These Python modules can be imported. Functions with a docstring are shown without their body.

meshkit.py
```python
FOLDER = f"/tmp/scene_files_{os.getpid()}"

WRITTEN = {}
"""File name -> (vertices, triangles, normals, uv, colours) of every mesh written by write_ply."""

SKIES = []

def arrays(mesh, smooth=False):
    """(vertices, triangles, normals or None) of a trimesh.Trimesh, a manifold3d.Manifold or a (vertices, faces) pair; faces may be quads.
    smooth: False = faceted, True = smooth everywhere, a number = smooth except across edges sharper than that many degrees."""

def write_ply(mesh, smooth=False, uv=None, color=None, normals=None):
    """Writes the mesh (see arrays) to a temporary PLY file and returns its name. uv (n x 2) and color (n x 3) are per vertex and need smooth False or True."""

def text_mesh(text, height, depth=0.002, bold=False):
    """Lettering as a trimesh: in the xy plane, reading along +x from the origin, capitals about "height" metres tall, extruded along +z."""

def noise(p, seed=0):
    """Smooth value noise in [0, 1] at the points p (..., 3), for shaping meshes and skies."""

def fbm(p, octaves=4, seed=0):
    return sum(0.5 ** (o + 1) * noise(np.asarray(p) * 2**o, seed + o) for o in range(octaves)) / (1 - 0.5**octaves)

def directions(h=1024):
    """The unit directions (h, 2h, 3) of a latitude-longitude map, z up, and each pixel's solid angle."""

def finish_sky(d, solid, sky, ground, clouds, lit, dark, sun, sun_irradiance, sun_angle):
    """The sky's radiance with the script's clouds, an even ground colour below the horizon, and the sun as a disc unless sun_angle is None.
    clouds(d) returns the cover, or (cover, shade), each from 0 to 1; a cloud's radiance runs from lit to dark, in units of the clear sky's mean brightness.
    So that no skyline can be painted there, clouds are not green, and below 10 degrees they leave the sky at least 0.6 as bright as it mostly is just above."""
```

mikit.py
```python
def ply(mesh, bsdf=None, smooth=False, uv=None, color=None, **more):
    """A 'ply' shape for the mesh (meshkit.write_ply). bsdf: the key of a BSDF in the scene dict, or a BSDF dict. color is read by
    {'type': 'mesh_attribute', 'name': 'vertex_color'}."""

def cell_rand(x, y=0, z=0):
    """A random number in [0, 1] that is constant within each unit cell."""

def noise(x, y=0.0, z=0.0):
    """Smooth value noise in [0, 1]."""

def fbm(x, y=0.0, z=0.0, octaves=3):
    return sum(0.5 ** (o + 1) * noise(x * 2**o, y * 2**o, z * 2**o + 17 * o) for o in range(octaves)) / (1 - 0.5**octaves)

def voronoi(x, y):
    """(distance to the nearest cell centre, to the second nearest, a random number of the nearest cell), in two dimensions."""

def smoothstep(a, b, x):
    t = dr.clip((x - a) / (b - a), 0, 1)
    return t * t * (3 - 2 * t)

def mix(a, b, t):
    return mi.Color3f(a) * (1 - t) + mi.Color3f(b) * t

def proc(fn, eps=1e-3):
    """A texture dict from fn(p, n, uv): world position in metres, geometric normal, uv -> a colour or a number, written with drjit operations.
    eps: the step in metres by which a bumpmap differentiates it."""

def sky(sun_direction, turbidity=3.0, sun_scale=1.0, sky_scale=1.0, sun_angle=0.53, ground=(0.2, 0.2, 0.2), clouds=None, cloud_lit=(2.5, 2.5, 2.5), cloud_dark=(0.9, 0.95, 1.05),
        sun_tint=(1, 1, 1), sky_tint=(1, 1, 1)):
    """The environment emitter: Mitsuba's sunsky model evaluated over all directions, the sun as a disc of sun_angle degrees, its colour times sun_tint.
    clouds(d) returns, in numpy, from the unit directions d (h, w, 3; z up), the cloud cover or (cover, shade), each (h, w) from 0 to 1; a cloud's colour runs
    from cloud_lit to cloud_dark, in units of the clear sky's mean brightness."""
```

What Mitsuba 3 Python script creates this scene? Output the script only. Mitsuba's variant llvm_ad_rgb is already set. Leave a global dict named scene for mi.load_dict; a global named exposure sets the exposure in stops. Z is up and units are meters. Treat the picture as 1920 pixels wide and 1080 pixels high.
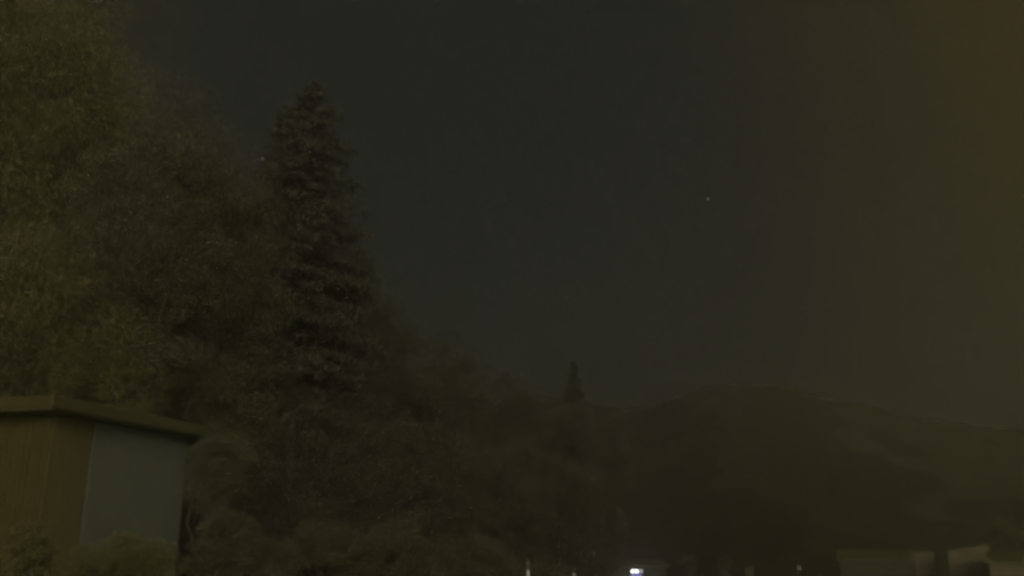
import math
import numpy as np
import trimesh
import mitsuba as mi
import drjit as dr
import mikit
import meshkit

T = mi.ScalarTransform4f

# ------------------------------------------------------------------ camera, sky, exposure
CAM = np.array([0.0, 0.0, 5.0])
FOV, PITCH = 62.0, math.radians(16.0)
FPX = 960 / math.tan(math.radians(FOV / 2))            # focal length in pixels of the 1920 wide photograph
CP, SP = math.cos(PITCH), math.sin(PITCH)
exposure = 1.3
scene, labels = {}, {}

scene['camera'] = {
    'type': 'thinlens', 'aperture_radius': 0.0048, 'focus_distance': 2.0, 'fov': FOV, 'fov_axis': 'x', 'near_clip': 0.1, 'far_clip': 20000.0,
    'to_world': T().look_at(origin=CAM.tolist(), target=[0, CP, 5.0 + SP], up=[0, 0, 1]),
    'medium': {'type': 'ref', 'id': 'mist'},
}
# night mist over the whole valley: near things are dim but clear, far things fade into the tone of the sky
scene['mist'] = {'type': 'homogeneous', 'albedo': {'type': 'rgb', 'value': [0.95, 0.95, 0.95]}, 'sigma_t': 0.008, 'phase': {'type': 'hg', 'g': 0.91}}
scene['haze'] = {'type': 'cube', 'to_world': T().translate([0, 0, 20.0]).scale([1000, 1000, 36.0]), 'bsdf': {'type': 'null'}, 'interior': {'type': 'ref', 'id': 'mist'}}
labels['haze'] = {'label': 'thin night mist filling the valley', 'category': 'mist', 'kind': 'stuff'}


def night_clouds(d):
    """Even night cloud; the glow of the town behind the camera warms it more and more away from the dark valley ahead."""
    flat = np.sqrt(d[..., 0] ** 2 + (d[..., 1] + 1e-9) ** 2 + (0.5 * d[..., 2]) ** 2)
    c = np.clip((0.996 * d[..., 1] - 0.09 * d[..., 0] + 0.06 * d[..., 2]) / flat, -1, 1)
    ang = np.degrees(np.arccos(c))
    glow = np.clip((ang - 19.0) / 29.0, 0, 1)
    mott = meshkit.fbm(d * 60.0, 3, 5) - 0.5
    glow = np.clip(glow + mott * 0.34 * (0.10 + glow), 0, 1)
    return np.ones_like(glow), 1.0 - glow


scene['sky_light'] = mikit.sky([0.14, -0.95, 0.26], turbidity=3.0, sun_scale=1.0, sky_scale=0.082, sun_angle=32.0,
                               ground=(0.05, 0.05, 0.04), clouds=night_clouds,
                               cloud_lit=(3.5, 2.66, 0.6), cloud_dark=(0.95, 1.04, 1.00), sun_tint=(1.0, 1.4, 2.0))


# ------------------------------------------------------------------ helpers
def smooth01(a, b, x):
    t = np.clip((np.asarray(x, float) - a) / (b - a), 0, 1)
    return t * t * (3 - 2 * t)


def ray(px, py):
    u, v = (px - 960) / FPX, (540 - py) / FPX
    return np.array([u, CP - v * SP, SP + v * CP])


def at(px, py, y):
    """The point at distance y ahead of the camera that the photograph shows at pixel (px, py)."""
    d = ray(px, py)
    return CAM + d * (y / d[1])


def metres(n_px, px, py, y):
    d = ray(px, py)
    return n_px * (y / d[1]) / FPX


def numbered(name):
    if not any(k == name or k.startswith(name + '__') for k in list(scene) + list(labels)):
        return name
    n = 1
    while any(k == f'{name}_{n:03d}' or k.startswith(f'{name}_{n:03d}__') for k in list(scene) + list(labels)):
        n += 1
    return f'{name}_{n:03d}'


def thing(name, label, category, group=None):
    key = numbered(name)
    labels[key] = {'label': label, 'category': category}
    if group:
        labels[key]['group'] = group
    return key


def part(parent, name, mesh, bsdf, smooth=False, **more):
    key = numbered(f'{parent}__{name}')
    scene[key] = mikit.ply(mesh, bsdf, smooth=smooth, **more)
    return key


def box(size, centre, yaw=0.0):
    m = trimesh.creation.box(size)
    m.apply_transform(trimesh.transformations.rotation_matrix(yaw, [0, 0, 1]))
    m.apply_translation(centre)
    return m


def bevel_box(size, centre, yaw=0.0, r=0.02):
    s = np.array(size) / 2 - r
    pts = []
    for sx in (-1, 1):
        for sy in (-1, 1):
            for sz in (-1, 1):
                c = s * (sx, sy, sz)
                for a in ((r, 0, 0), (0, r, 0), (0, 0, r)):
                    pts.append(c + np.array(a) * (sx, sy, sz))
    m = trimesh.convex.convex_hull(np.array(pts))
    m.apply_transform(trimesh.transformations.rotation_matrix(yaw, [0, 0, 1]))
    m.apply_translation(centre)
    return m


def tapered(p0, p1, r0, r1, sides=8):
    p0, p1 = np.asarray(p0, float), np.asarray(p1, float)
    d = p1 - p0
    d /= np.linalg.norm(d)
    a = np.cross(d, [0, 0, 1.0] if abs(d[2]) < 0.9 else [1.0, 0, 0])
    a /= np.linalg.norm(a)
    b = np.cross(d, a)
    ang = np.arange(sides) * 2 * math.pi / sides
    ring = np.cos(ang)[:, None] * a + np.sin(ang)[:, None] * b
    v = np.vstack([p0 + ring * r0, p1 + ring * r1, p0[None], p1[None]])
    f = []
    for i in range(sides):
        j = (i + 1) % sides
        f += [[i, j, sides + j], [i, sides + j, sides + i], [j, i, 2 * sides], [sides + i, sides + j, 2 * sides + 1]]
    return trimesh.Trimesh(v, f, process=False)


def bent_limb(p0, p1, r0, r1, g, n=4, sag=0.06):
    p0, p1 = np.asarray(p0, float), np.asarray(p1, float)
    length = np.linalg.norm(p1 - p0)
    pts = [p0 + (p1 - p0) * t + (g.normal(0, sag * length, 3) * math.sin(math.pi * t)) for t in np.linspace(0, 1, n)]
    rad = np.linspace(r0, r1, n)
    return trimesh.util.concatenate([tapered(pts[i], pts[i + 1], rad[i], rad[i + 1], 7) for i in range(n - 1)])


# ------------------------------------------------------------------ materials
def leaf_material(key, a, b):
    def fn(p, n, uv):
        return mikit.mix(a, b, mikit.fbm(p.x * 0.9, p.y * 0.9, p.z * 0.9, 2) * 0.5 + 0.5 * mikit.cell_rand(p.x * 5, p.y * 5, p.z * 5))
    scene[key] = {'type': 'twosided', 'bsdf': {'type': 'diffuse', 'reflectance': mikit.proc(fn)}}


leaf_material('mat_leaf_olive_lit', (0.098, 0.090, 0.043), (0.106, 0.097, 0.046))  # olive leaves lightened, with the brightening towards the frame edge painted in
leaf_material('mat_leaf_mid', (0.072, 0.067, 0.040), (0.079, 0.073, 0.044))
leaf_material('mat_leaf_dark', (0.058, 0.056, 0.039), (0.064, 0.061, 0.043))
leaf_material('mat_needle', (0.048, 0.045, 0.032), (0.053, 0.050, 0.036))
leaf_material('mat_leaf_grey', (0.072, 0.074, 0.044), (0.080, 0.082, 0.049))
leaf_material('mat_leaf_rust', (0.080, 0.056, 0.044), (0.088, 0.062, 0.048))


def bark(p, n, uv):
    return mikit.mix((0.045, 0.040, 0.030), (0.080, 0.070, 0.055), mikit.fbm(p.x * 14, p.y * 14, p.z * 2.5, 3))


scene['mat_bark'] = {'type': 'diffuse', 'reflectance': mikit.proc(bark)}


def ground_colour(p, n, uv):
    """Dark grass; brightening towards the right is painted in as two lighter tones."""
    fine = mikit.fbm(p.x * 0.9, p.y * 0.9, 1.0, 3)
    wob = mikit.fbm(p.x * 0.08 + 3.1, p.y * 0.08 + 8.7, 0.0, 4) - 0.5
    lit_mid_mask = mikit.smoothstep(24, 28, p.x - 0.05 * p.y + 50 * wob)
    lit_right_mask = mikit.smoothstep(60, 66, p.x - 0.05 * p.y + 50 * wob)
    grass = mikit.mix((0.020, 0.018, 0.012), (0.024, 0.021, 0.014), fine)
    lit_mid = mikit.mix((0.025, 0.025, 0.014), (0.030, 0.030, 0.017), fine)
    lit_right = mikit.mix((0.048, 0.040, 0.021), (0.056, 0.046, 0.024), fine)
    return mikit.mix(mikit.mix(grass, lit_mid, lit_mid_mask), lit_right, lit_right_mask)


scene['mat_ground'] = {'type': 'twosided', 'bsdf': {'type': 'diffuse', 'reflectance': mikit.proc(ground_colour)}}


def render_coat(a, b):
    def fn(p, n, uv):
        return mikit.mix(a, b, mikit.fbm(p.x * 1.3, p.y * 1.3, p.z * 0.8, 4))
    return fn


scene['mat_wall_pale'] = {'type': 'twosided', 'bsdf': {'type': 'diffuse', 'reflectance': mikit.proc(render_coat((0.106, 0.112, 0.094), (0.128, 0.130, 0.112)))}}
scene['mat_wall_cream'] = {'type': 'twosided', 'bsdf': {'type': 'diffuse', 'reflectance': mikit.proc(render_coat((0.110, 0.095, 0.063), (0.132, 0.113, 0.075)))}}
scene['mat_wall_grey'] = {'type': 'twosided', 'bsdf': {'type': 'diffuse', 'reflectance': mikit.proc(render_coat((0.058, 0.050, 0.037), (0.070, 0.060, 0.045)))}}


def timber(p, n, uv):
    return mikit.mix((0.050, 0.041, 0.017), (0.066, 0.054, 0.022), mikit.fbm(p.x * 9, p.y * 9, p.z * 1.2, 3))


scene['mat_timber'] = {'type': 'twosided', 'bsdf': {'type': 'diffuse', 'reflectance': mikit.proc(timber)}}


def timber_lit(p, n, uv):  # timber colour lightened to make up for weak light on the side wall
    return mikit.mix((0.090, 0.078, 0.036), (0.115, 0.098, 0.046), mikit.fbm(p.x * 9, p.y * 9, p.z * 1.2, 3))


scene['mat_timber_lit'] = {'type': 'twosided', 'bsdf': {'type': 'diffuse', 'reflectance': mikit.proc(timber_lit)}}


def roof_tone(p, n, uv):
    return mikit.mix((0.092, 0.086, 0.042), (0.116, 0.104, 0.052), mikit.fbm(p.x * 3, p.y * 3, p.z * 3, 3))


scene['mat_roof'] = {'type': 'twosided', 'bsdf': {'type': 'roughplastic', 'diffuse_reflectance': mikit.proc(roof_tone), 'alpha': 0.5}}
scene['mat_metal'] = {'type': 'twosided', 'bsdf': {'type': 'principled', 'base_color': {'type': 'rgb', 'value': [0.12, 0.12, 0.115]}, 'roughness': 0.5, 'metallic': 0.6}}
scene['mat_glass_dark'] = {'type': 'roughplastic', 'diffuse_reflectance': {'type': 'rgb', 'value': [0.02, 0.02, 0.02]}, 'alpha': 0.05}
scene['mat_lens'] = {'type': 'diffuse', 'reflectance': {'type': 'rgb', 'value': [0.5, 0.5, 0.5]}}


def glow(rgb):
    return {'emitter': {'type': 'area', 'radiance': {'type': 'rgb', 'value': list(rgb)}}}


# ------------------------------------------------------------------ the ground, one sheet from the camera's slope to the far ridge
RIDGE_PX = [(-400, 640), (0, 650), (500, 700), (900, 745), (1080, 752), (1175, 766), (1225, 760), (1280, 738), (1325, 722), (1385, 717), (1440, 721), (1500, 731), (1560, 750),
            (1610, 755), (1655, 764), (1700, 781), (1770, 787), (1850, 800), (1920, 804), (2100, 812), (2400, 826)]
_az, _el = [], []
for q in RIDGE_PX:
    d = ray(*q)
    _az.append(math.atan2(d[0], d[1]))
    _el.append(d[2] / math.hypot(d[0], d[1]))
R0 = 185.0


def ground_z(x, y):
    x, y = np.asarray(x, float), np.asarray(y, float)
    r = np.hypot(x, y)
    az = np.arctan2(x, y)
    valley = -4.5 * smooth01(18, 100, y)
    left = 0.5 * np.clip(-x - 13, 0, 60) * smooth01(24, 46, y) * (1 - smooth01(110, 200, r))
    front = smooth01(math.radians(100), math.radians(60), np.abs(az))
    ridge = (np.interp(az, _az, _el) * R0 + 5.0 + 4.5) * front
    rise = np.clip((r - 104) / (R0 - 104), 0, None)
    prof = np.where(rise < 1, rise ** 1.25, 1.0 - 0.25 * (rise - 1))
    lumps = (meshkit.fbm(np.stack([x * 0.05, y * 0.05, x * 0], -1), 4, 3) - 0.5) * 7 * np.clip(rise, 0, 1) * np.clip(1.0 - rise, 0, 1) * front
    small = (meshkit.fbm(np.stack([x * 0.05, y * 0.05, x * 0], -1), 3, 9) - 0.5) * 1.2 * smooth01(40, 100, r) * (1 - 0.7 * smooth01(120, 180, r))
    return valley + left + np.maximum(prof, -0.2) * ridge * (rise > 0) + lumps + small


azs = np.radians(np.concatenate([np.arange(-180, -45, 3.0), np.arange(-45, 45, 0.25), np.arange(45, 180.01, 3.0)]))
rs = np.concatenate([[0.5], np.arange(4, 60, 4), np.geomspace(60, 104, 22)[:-1], np.linspace(104, 205, 110), np.geomspace(212, 900, 16)])
A, R = np.meshgrid(azs, rs)
GX, GY = R * np.sin(A), R * np.cos(A)
GZ = ground_z(GX, GY)
na = len(azs)
idx = np.arange(len(rs) * na).reshape(len(rs), na)
gq = np.stack([idx[:-1, :-1], idx[1:, :-1], idx[1:, 1:], idx[:-1, 1:]], -1).reshape(-1, 4)
gf = np.vstack([gq[:, [0, 2, 1]], gq[:, [0, 3, 2]]])
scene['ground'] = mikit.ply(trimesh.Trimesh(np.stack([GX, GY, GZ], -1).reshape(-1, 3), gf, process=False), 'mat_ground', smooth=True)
labels['ground'] = {'label': 'dark grassy ground falling from the camera into the valley and rising to the far ridge', 'kind': 'structure', 'category': 'ground'}


# ------------------------------------------------------------------ trees
def leaves(points, normals_bias, size, g, droop=0.0):
    """Kite-shaped leaves of two triangles, folded along the midrib, at the points."""
    n = len(points)
    ax = g.normal(0, 1, (n, 3)) + normals_bias * 0.6
    ax[:, 2] -= droop
    ax /= np.linalg.norm(ax, axis=1, keepdims=True)
    si = g.normal(0, 1, (n, 3))
    si -= (si * ax).sum(1, keepdims=True) * ax
    si /= np.linalg.norm(si, axis=1, keepdims=True)
    up = np.cross(ax, si)
    s = size * g.uniform(0.65, 1.35, (n, 1))
    tip, mid = ax * s, ax * s * 0.45
    v = np.stack([points, points + mid + si * s * 0.36 + up * s * 0.10, points + tip, points + mid - si * s * 0.36 + up * s * 0.10], 1).reshape(-1, 3)
    k = np.arange(n)[:, None] * 4
    f = np.vstack([k + [0, 1, 2], k + [0, 2, 3]])
    return trimesh.Trimesh(v, f, process=False)


def broadleaf(centre, radii, n, size, mat, seed, label, group=None, name='tree', clumps=90, category='tree'):
    g = np.random.default_rng(seed)
    t = thing(name, label, category, group)
    c, rad = np.asarray(centre, float), np.asarray(radii, float)
    base = np.array([c[0], c[1], float(ground_z(c[0], c[1])) - 0.2])
    # clump centres: most near the shell of the crown, some within
    d = g.normal(0, 1, (clumps, 3))
    d /= np.linalg.norm(d, axis=1, keepdims=True)
    k = g.uniform(0.25, 0.90, (clumps, 1)) ** 0.6
    bump = 0.86 + 0.28 * meshkit.noise(d * 2.2 + seed, seed)[:, None]
    cl = c + d * k * rad * bump
    cr = rad.mean() * g.uniform(0.17, 0.34, clumps)
    which = g.integers(0, clumps, n)
    q = g.normal(0, 1, (n, 3))
    q /= np.linalg.norm(q, axis=1, keepdims=True)
    q *= g.uniform(0.25, 1.0, (n, 1)) ** 0.5
    pts = cl[which] + q * cr[which][:, None] * [1, 1, 0.8]
    trunk_top = c + [0, 0, rad[2] * 0.35]
    r0 = max(0.06, 0.045 * (trunk_top[2] - base[2]) ** 0.8)
    limbs = [tapered(base, trunk_top, r0, r0 * 0.3, 10)]
    for i in np.argsort(np.abs(k[:, 0] - 0.6))[:12]:
        start = base + (trunk_top - base) * g.uniform(0.35, 0.95)
        limbs.append(bent_limb(start, cl[i], r0 * 0.28, r0 * 0.05, g))
    part(t, 'trunk', trimesh.util.concatenate(limbs), 'mat_bark', smooth=40)
    part(t, 'crown', leaves(pts, (pts - c) / rad, size, g), mat)
    return t


def spruce(apex, half_width, length, n_whorl, mat, seed, label, group=None, name='spruce_tree', power=0.75, card=0.30, category='tree'):
    """A conifer: whorls of drooping boughs set with needle sprays; half_width at the foot of the crown, length of the crown."""
    g = np.random.default_rng(seed)
    t = thing(name, label, category, group)
    apex = np.asarray(apex, float)
    base = np.array([apex[0], apex[1], float(ground_z(apex[0], apex[1])) - 0.2])
    r0 = 0.016 * (apex[2] - base[2]) + 0.04
    wood, pts, bias = [tapered(base, apex, r0, 0.02, 10)], [], []
    for i in range(n_whorl):
        s = (i + 0.6) / n_whorl
        z = apex[2] - s * length
        reach = half_width * s ** power
        for j in range(g.integers(6, 9)):
            a = g.uniform(0, 2 * math.pi)
            L = reach * g.uniform(0.60, 1.12)
            dirn = np.array([math.cos(a), math.sin(a), 0.0])
            p0 = np.array([apex[0], apex[1], z + g.uniform(-0.3, 0.3) * length / n_whorl])
            p1 = p0 + dirn * L + [0, 0, -L * g.uniform(0.12, 0.42)]
            wood.append(tapered(p0, p1, 0.012 + 0.008 * L, 0.006, 5))
            m = int(30 + 46 * L)
            u = g.uniform(0.05, 1.0, m)[:, None]
            side = np.cross(dirn, [0, 0, 1.0])
            w = g.normal(0, 0.20, (m, 1)) * L * (1.1 - u)
            pts.append(p0 + (p1 - p0) * u + side * w + np.c_[np.zeros((m, 2)), -np.abs(g.normal(0, 0.10, m)) * (0.4 + L * 0.35)])
            bias.append(np.repeat((dirn * 0.9)[None], m, 0) + side * np.sign(w) * 0.6)
    part(t, 'trunk', trimesh.util.concatenate(wood), 'mat_bark')
    part(t, 'crown', leaves(np.vstack(pts), np.vstack(bias), card, g, droop=0.5), mat)
    return t


def crown_at(px, py, rx, ry, y, depth=0.85):
    c = at(px, py, y)
    w, h = metres(rx, px, py, y), metres(ry, px, py, y)
    return c, (w, w * depth, h)


def tree_at(px, py, rx, ry, y, n, size, mat, seed, label, **kw):
    c, r = crown_at(px, py, rx, ry, y)
    size *= 0.47
    kw['clumps'] = int(kw.get('clumps', 90) * 1.6)
    n = int(4.7 * math.pi * r[0] * r[2] / (0.36 * size * size))
    return broadleaf(c, r, n, size, mat, seed, label, **kw)


# the wood at the left, from the frame's edge to the middle
tree_at(30, 230, 255, 330, 41, 90000, 0.24, 'mat_leaf_olive_lit', 11, 'huge olive leafy tree filling the upper left edge of the picture above the house roof', clumps=170)
tree_at(300, 440, 165, 300, 38, 70000, 0.22, 'mat_leaf_mid', 12, 'tall dark tree behind the house whose crown slopes down to the notch of sky', clumps=140)
tree_at(60, 600, 210, 190, 36.5, 46000, 0.22, 'mat_leaf_olive_lit', 13, 'yellowish bushy tree right behind the roof of the house at the left edge', clumps=110)
tree_at(215, 690, 110, 130, 37.5, 1, 0.22, 'mat_leaf_olive_lit', 36, 'bushy tree behind the middle of the house roof, under the tall sloping tree', clumps=80)
spruce(at(592, 158, 46), metres(168, 592, 400, 46), metres(600, 592, 400, 46), 58, 'mat_needle', 21, 'tallest dark conifer, its pointed top standing against the sky left of centre', power=0.45, card=0.19)
spruce(at(536, 194, 50), metres(95, 531, 400, 50), metres(560, 531, 400, 50), 46, 'mat_needle', 22, 'slimmer conifer just left of the tallest one, beside the notch of sky', power=0.55, card=0.19)
tree_at(420, 640, 130, 330, 43, 50000, 0.24, 'mat_leaf_mid', 14, 'dark tree filling the foot of the notch between house tree and conifers', clumps=120)
tree_at(610, 640, 112, 200, 54, 40000, 0.26, 'mat_leaf_dark', 15, 'round dark tree below the right flank of the tallest conifer', clumps=100)
tree_at(700, 700, 108, 165, 58, 36000, 0.26, 'mat_leaf_dark', 16, 'dark tree on the falling treeline, second below the tallest conifer', clumps=90)
tree_at(840, 765, 98, 125, 64, 32000, 0.28, 'mat_leaf_dark', 17, 'flat-topped dark tree at the middle of the falling treeline', clumps=90)
tree_at(945, 815, 92, 118, 70, 28000, 0.28, 'mat_leaf_dark', 18, 'dark tree on the falling treeline just left of the small lone spruce', clumps=80)
spruce(at(1075, 676, 84), metres(44, 1075, 760, 84), metres(180, 1075, 760, 84), 20, 'mat_needle', 23, 'small lone spruce sticking up at the low end of the treeline', power=0.9, card=0.33)
tree_at(1055, 845, 80, 108, 80, 24000, 0.30, 'mat_leaf_dark', 19, 'low dark tree around the foot of the small lone spruce', clumps=70)
tree_at(1135, 850, 62, 95, 90, 20000, 0.32, 'mat_leaf_dark', 20, 'last low tree of the treeline, beside the lowest dip of sky', clumps=60)
for i, (px, py, rx, ry, y, lab) in enumerate([
        (545, 850, 120, 200, 45, 'dark tree in the wood, under the tallest conifer and right of the house'),
        (690, 900, 115, 170, 47, 'dark tree in the wood, second from the left in its lower row'),
        (820, 930, 110, 160, 50, 'dark tree in the wood, in the lower row below the flat-topped tree'),
        (940, 955, 100, 140, 55, 'dark tree in the wood, above the slim upright lamp'),
        (1045, 975, 90, 120, 62, 'dark tree in the wood, straight below the small lone spruce'),
        (1115, 985, 58, 105, 70, 'last dark tree of the lower row of the wood, left of the bright lamps')]):
    tree_at(px, py, rx, ry, y, 0, 0.26, 'mat_leaf_dark', 40 + i, lab, group='dark trees inside the wood', clumps=80)
for i, (px, py, rx, ry, y, lab) in enumerate([
        (600, 1060, 95, 90, 34, 'leftmost of the low shrubs along the bottom of the wood'),
        (745, 1065, 90, 85, 35, 'second from the left of the low shrubs along the bottom of the wood'),
        (880, 1075, 85, 75, 37, 'third from the left of the low shrubs along the bottom of the wood'),
        (1000, 1092, 66, 44, 40, 'last and lowest of the shrubs along the bottom of the wood')]):
    tree_at(px, py, rx, ry, y, 0, 0.17, 'mat_leaf_mid', 60 + i, lab, group='shrubs at the bottom of the wood', name='shrub', clumps=60, category='shrub')

# ------------------------------------------------------------------ the house at the lower left
P1, P2 = at(180, 790, 26.1), at(355, 820, 30.75)
EAVE = (P1[2] + P2[2]) / 2
side = np.array([P2[0] - P1[0], P2[1] - P1[1]])
LEN = float(np.linalg.norm(side))
side /= LEN
yaw = math.atan2(side[1], side[0])          # x of the house frame runs along the pale side wall, y to the left of it (into the house)
WID = 9.0
HM = np.array([[side[0], -side[1], 0, P1[0]], [side[1], side[0], 0, P1[1]], [0, 0, 1, 0], [0, 0, 0, 1]])


def in_house(m):
    m = m.copy()
    m.apply_transform(HM)
    return m


house = thing('house', 'house at the lower left with pale side wall, brown timber front and overhanging low roof', 'house')
W, EXT, OV, FR, BK, TH = 0.25, 1.7, 0.55, 0.75, 2.9, 0.42
HH, HC = EAVE + 0.4, EAVE / 2 - 0.2
part(house, 'side_wall', in_house(bevel_box((LEN, W, HH), (LEN / 2, W / 2, HC))), 'mat_wall_pale')
labels[house + '__side_wall'] = {'label': 'pale rendered side wall'}
part(house, 'back_wall', in_house(bevel_box((W, WID - 2 * W, HH), (LEN - W / 2, WID / 2, HC))), 'mat_wall_pale')
part(house, 'far_wall', in_house(bevel_box((LEN + EXT, W, HH), ((LEN - EXT) / 2, WID - W / 2, HC))), 'mat_wall_pale')
fw = part(house, 'front_wall', in_house(bevel_box((W, WID - 2 * W - 0.01, HH), (-EXT + W / 2, WID / 2, HC))), 'mat_timber')
labels[fw] = {'label': 'brown timber clad front of the house'}
bw = 0.20
for i in range(int((WID - 0.3) / bw)):       # upright boards with recessed joints, round the corner
    part(fw, 'board', in_house(bevel_box((0.034 + 0.008 * math.sin(i * 2.3), bw - 0.012, EAVE + 0.2), (-EXT - 0.016, 0.12 + i * bw, EAVE / 2 - 0.1), r=0.006)), 'mat_timber')
sw = part(house, 'porch_wall', in_house(bevel_box((EXT - 0.01, W - 0.03, HH), (-EXT / 2, W / 2 + 0.03, HC))), 'mat_timber_lit')
labels[sw] = {'label': 'brown boarded strip of wall left of the pale wall'}
for i in range(int(EXT / bw)):
    part(sw, 'board', in_house(bevel_box((bw - 0.012, 0.034 + 0.008 * math.sin(i * 1.9 + 1), EAVE + 0.2), (-EXT + 0.1 + i * bw, 0.006, EAVE / 2 - 0.1), r=0.006)), 'mat_timber_lit')
# the flat roof slab with its fascia boards
xs0, xs1 = -EXT - FR, LEN + BK
roof = part(house, 'roof', in_house(bevel_box((xs1 - xs0, WID + 2 * OV, TH), ((xs0 + xs1) / 2, WID / 2, EAVE + 0.004 + TH / 2))), 'mat_roof')
part(roof, 'fascia', in_house(bevel_box((xs1 - xs0 + 0.08, 0.04, TH - 0.08), ((xs0 + xs1) / 2, -OV - 0.023, EAVE + 0.02 + TH / 2), r=0.008)), 'mat_roof')
part(roof, 'fascia', in_house(bevel_box((0.04, WID + 2 * OV - 0.01, TH - 0.08), (xs0 - 0.023, WID / 2, EAVE + 0.02 + TH / 2), r=0.008)), 'mat_timber')  # darker timber tone paints down the moonlight on the front edge

# plants round the house
tree_at(405, 880, 62, 82, 30.5, 16000, 0.12, 'mat_leaf_grey', 31, 'small loose tree close against the right end of the pale house wall', clumps=70)
tree_at(425, 1035, 75, 75, 28, 15000, 0.12, 'mat_leaf_mid', 32, 'bush at the foot of the pale house wall, right of it', name='shrub', clumps=60, category='shrub')
tree_at(215, 1075, 125, 75, 20, 24000, 0.10, 'mat_leaf_olive_lit', 33, 'brownish hedge-like bush in front of the foot of the pale house wall', name='shrub', clumps=80, category='shrub')
tree_at(55, 1060, 45, 105, 16, 12000, 0.09, 'mat_leaf_olive_lit', 34, 'pale leaning bush in the bottom left corner', name='shrub', clumps=50, category='shrub')
tree_at(505, 1065, 60, 60, 27, 12000, 0.11, 'mat_leaf_mid', 35, 'low bush between the house bush and the dark wood', name='shrub', clumps=50, category='shrub')

# ------------------------------------------------------------------ the lit roadside building in the valley
LY = 94.0
lc = at(1190, 1071, LY)
gz = float(ground_z(lc[0], lc[1]))
hut = thing('roadside_building', 'small dark valley building with two bright white lamps, at the bottom of the picture', 'building')
top = at(1190, 1063, LY)[2]
part(hut, 'wall', bevel_box((6.0, 4.5, top - gz + 0.3), (lc[0] + 0.3, LY + 2.35, (top + gz) / 2 - 0.15)), 'mat_wall_grey')
part(hut, 'roof', trimesh.convex.convex_hull(np.array([(lc[0] + 0.3 + sx, LY + 2.35 + sy, top + sz) for sx, sy, sz in
     [(-3.4, -2.8, 0.003), (3.4, -2.8, 0.003), (-3.4, 2.8, 0.003), (3.4, 2.8, 0.003), (-3.4, -2.8, 0.12), (3.4, -2.8, 0.12), (-3.4, 2.8, 0.55), (3.4, 2.8, 0.55)]])), 'mat_roof')


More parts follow.
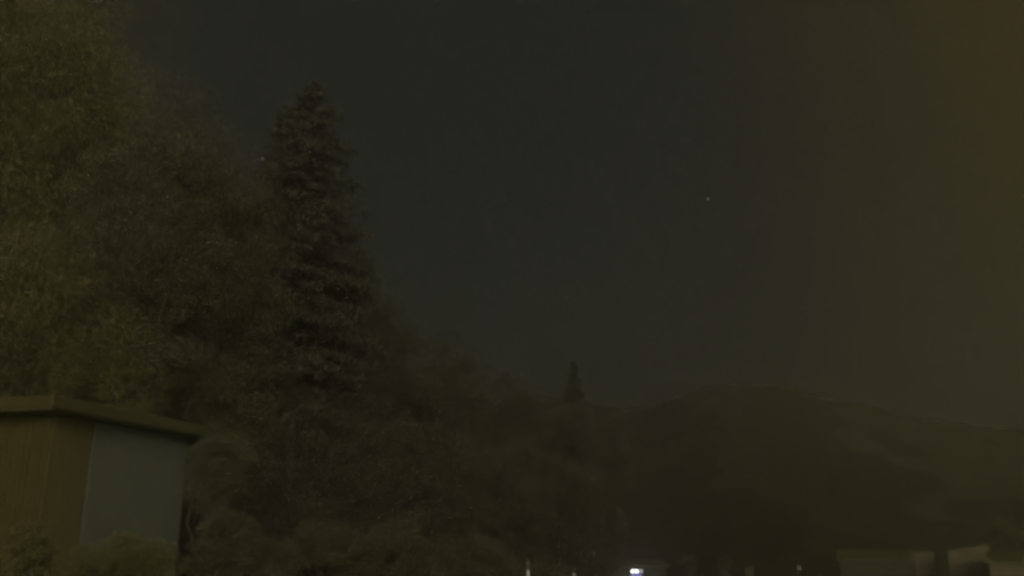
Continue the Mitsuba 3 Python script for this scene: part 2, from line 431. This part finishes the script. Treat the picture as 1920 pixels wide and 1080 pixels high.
def flood(px, py, w, rgb):
    c = at(px, py, LY)
    lamp = part(hut, 'lamp', trimesh.util.concatenate([bevel_box((w * 1.25, 0.16, w * 1.15), (c[0], LY, c[2])), tapered((c[0], LY + 0.10, c[2]), (c[0], LY - 0.02 + 0.14, c[2]), 0.04, 0.04)]), 'mat_metal')
    disc = trimesh.creation.cylinder(radius=w / 2, height=0.03, sections=20)
    disc.apply_transform(trimesh.transformations.rotation_matrix(math.pi / 2, [1, 0, 0]))
    disc.apply_translation((c[0], LY - 0.10, c[2]))
    part(lamp, 'lens', disc, 'mat_lens', smooth=40, **glow(rgb))


flood(1186.0, 1071.2, 0.30, (3.2, 3.1, 2.7))
flood(1193.4, 1071.2, 0.30, (2.9, 3.1, 3.3))
flood(1202.0, 1070.6, 0.26, (0.50, 0.45, 0.48))
sg = at(1192.5, 1078.5, LY)
sign = part(hut, 'sign', bevel_box((1.15, 0.08, 0.60), (sg[0], LY + 0.04, sg[2] - 0.1)), 'mat_metal')
part(sign, 'panel', bevel_box((1.05, 0.03, 0.50), (sg[0], LY - 0.02, sg[2] - 0.1), r=0.005), 'mat_lens', **glow((0.010, 0.012, 0.24)))
labels[sign] = {'label': 'blue lit sign below the lamps'}


# ------------------------------------------------------------------ faint lamps in the valley
def street_lamp(px, py, y, rgb, w, h, label):
    t = thing('street_lamp', label, 'street lamp')
    c = at(px, py, y)
    z0 = float(ground_z(c[0], c[1] + 0.4)) - 0.2
    top_z = c[2] + h / 2 + 0.05
    part(t, 'pole', tapered((c[0], y + 0.3, z0), (c[0], y + 0.3, top_z + 0.2), 0.05, 0.03, 10), 'mat_metal', smooth=40)
    part(t, 'arm', tapered((c[0], y + 0.3, top_z + 0.15), (c[0], y - 0.1, top_z + 0.10), 0.03, 0.025, 8), 'mat_metal', smooth=40)
    part(t, 'hood', bevel_box((w * 1.2, w * 1.2, 0.06), (c[0], y - 0.08, top_z + 0.035)), 'mat_metal')
    lens = trimesh.creation.capsule(height=max(h - w, 0.02), radius=w / 2, count=[12, 12])
    lens.apply_translation((c[0], y - 0.08, c[2] - max(h - w, 0.02) / 2))
    part(t, 'lens', lens, 'mat_lens', smooth=True, **glow(rgb))


street_lamp(990.5, 1071, 30, (0.075, 0.075, 0.056), 0.055, 0.21, 'slim lamp with an upright dim tube, left of the two bright lamps')
street_lamp(1076.5, 1077, 32, (0.012, 0.012, 0.009), 0.09, 0.12, 'very faint lamp at the bottom edge between slim lamp and bright lamps')
street_lamp(1498.5, 1065, 90, (0.070, 0.066, 0.048), 0.22, 0.28, 'faint small lamp at the bottom right, by the low grey house')


# ------------------------------------------------------------------ pale buildings at the lower right
def small_house(px0, px1, py_eave, y, depth, ridge, wall, label, name='house', category='house', slope=None):
    """A gabled (or single-slope) building whose front spans px0..px1 at distance y, with its eave at py_eave."""
    a, b = at(px0, py_eave, y), at(px1, py_eave, y)
    w, cx, ez = b[0] - a[0], (a[0] + b[0]) / 2, a[2]
    z0 = float(min(ground_z(a[0], y), ground_z(b[0], y), ground_z(cx, y + depth))) - 0.4
    turn = trimesh.transformations.rotation_matrix(-math.atan2(cx, y), [0, 0, 1], [cx, y, 0])
    t = thing(name, label, category)
    part(t, 'wall', bevel_box((w, depth, ez - z0), (cx, y + depth / 2, (ez + z0) / 2)).apply_transform(turn), wall)
    o = 0.22
    if slope is None:
        pts = [(cx + sx * (w / 2 + o), y + depth / 2 + sy * (depth / 2 + o), ez + 0.003) for sx in (-1, 1) for sy in (-1, 1)]
        pts += [(cx + sx * (w / 2 + o), y + depth / 2 + sy * (depth / 2 + o), ez + 0.12) for sx in (-1, 1) for sy in (-1, 1)]
        pts += [(cx + sx * (w / 2 + o), y + depth / 2, ez + ridge) for sx in (-1, 1)]
    else:
        pts = [(cx + sx * (w / 2 + 0.05), y + depth / 2 + sy * (depth / 2 + 0.05), ez + 0.003) for sx in (-1, 1) for sy in (-1, 1)]
        pts += [(cx + sx * (w / 2 + 0.05), y + depth / 2 + sy * (depth / 2 + 0.05), ez + (slope if sx > 0 else 0.08)) for sx in (-1, 1) for sy in (-1, 1)]
    part(t, 'roof', trimesh.convex.convex_hull(np.array(pts)).apply_transform(turn), 'mat_roof' if slope is None else wall)
    return t


small_house(1578, 1706, 1052, 78, 7.0, 0.9, 'mat_wall_grey', 'long low grey house at the lower right, left of the two pale blocks')
small_house(1714, 1749, 1037, 66, 2.6, 0.3, 'mat_wall_cream', 'narrow pale outbuilding standing between grey house and wider pale building', name='outbuilding', category='outbuilding', slope=0.08)
small_house(1780, 1850, 1036, 62, 5.0, 0.5, 'mat_wall_cream', 'wider pale building with a slanting roof edge at the lower right', name='outbuilding', category='outbuilding', slope=0.55)
small_house(1862, 1990, 1058, 56, 5.0, 0.7, 'mat_wall_cream', 'pale house cut by the right edge at the bottom of the picture')
small_house(1397, 1413, 1066, 88, 2.2, 0.4, 'mat_wall_grey', 'tiny pale hut at the bottom, right of the bright lamps', name='hut', category='hut', slope=0.12)
tree_at(1290, 1052, 17, 17, 86, 4000, 0.14, 'mat_leaf_rust', 74, 'round rust-brown bush right of the two bright lamps', name='shrub', clumps=30, category='shrub')
tree_at(1358, 1056, 16, 14, 88, 3500, 0.14, 'mat_leaf_grey', 75, 'grey-green bush between the rust-brown bush and the tiny hut', name='shrub', clumps=30, category='shrub')
tree_at(1885, 1015, 36, 42, 72, 8000, 0.20, 'mat_leaf_olive_lit', 73, 'bushy tree behind the pale house at the right edge', clumps=50)


# ------------------------------------------------------------------ two stars
def star(px, py, rgb, r, label):
    key = thing('star', label, 'star')
    m = trimesh.creation.icosphere(subdivisions=2, radius=r)
    m.apply_translation(CAM + ray(px, py) / np.linalg.norm(ray(px, py)) * 9000)
    scene[key] = mikit.ply(m, 'mat_lens', smooth=True, **glow(rgb))


star(1327.5, 373, (0.36, 0.36, 0.30), 6.5, 'tiny star in the open sky right of centre')
star(492.3, 298.5, (0.55, 0.54, 0.44), 6.5, 'tiny star low in the notch of sky between the trees on the left')
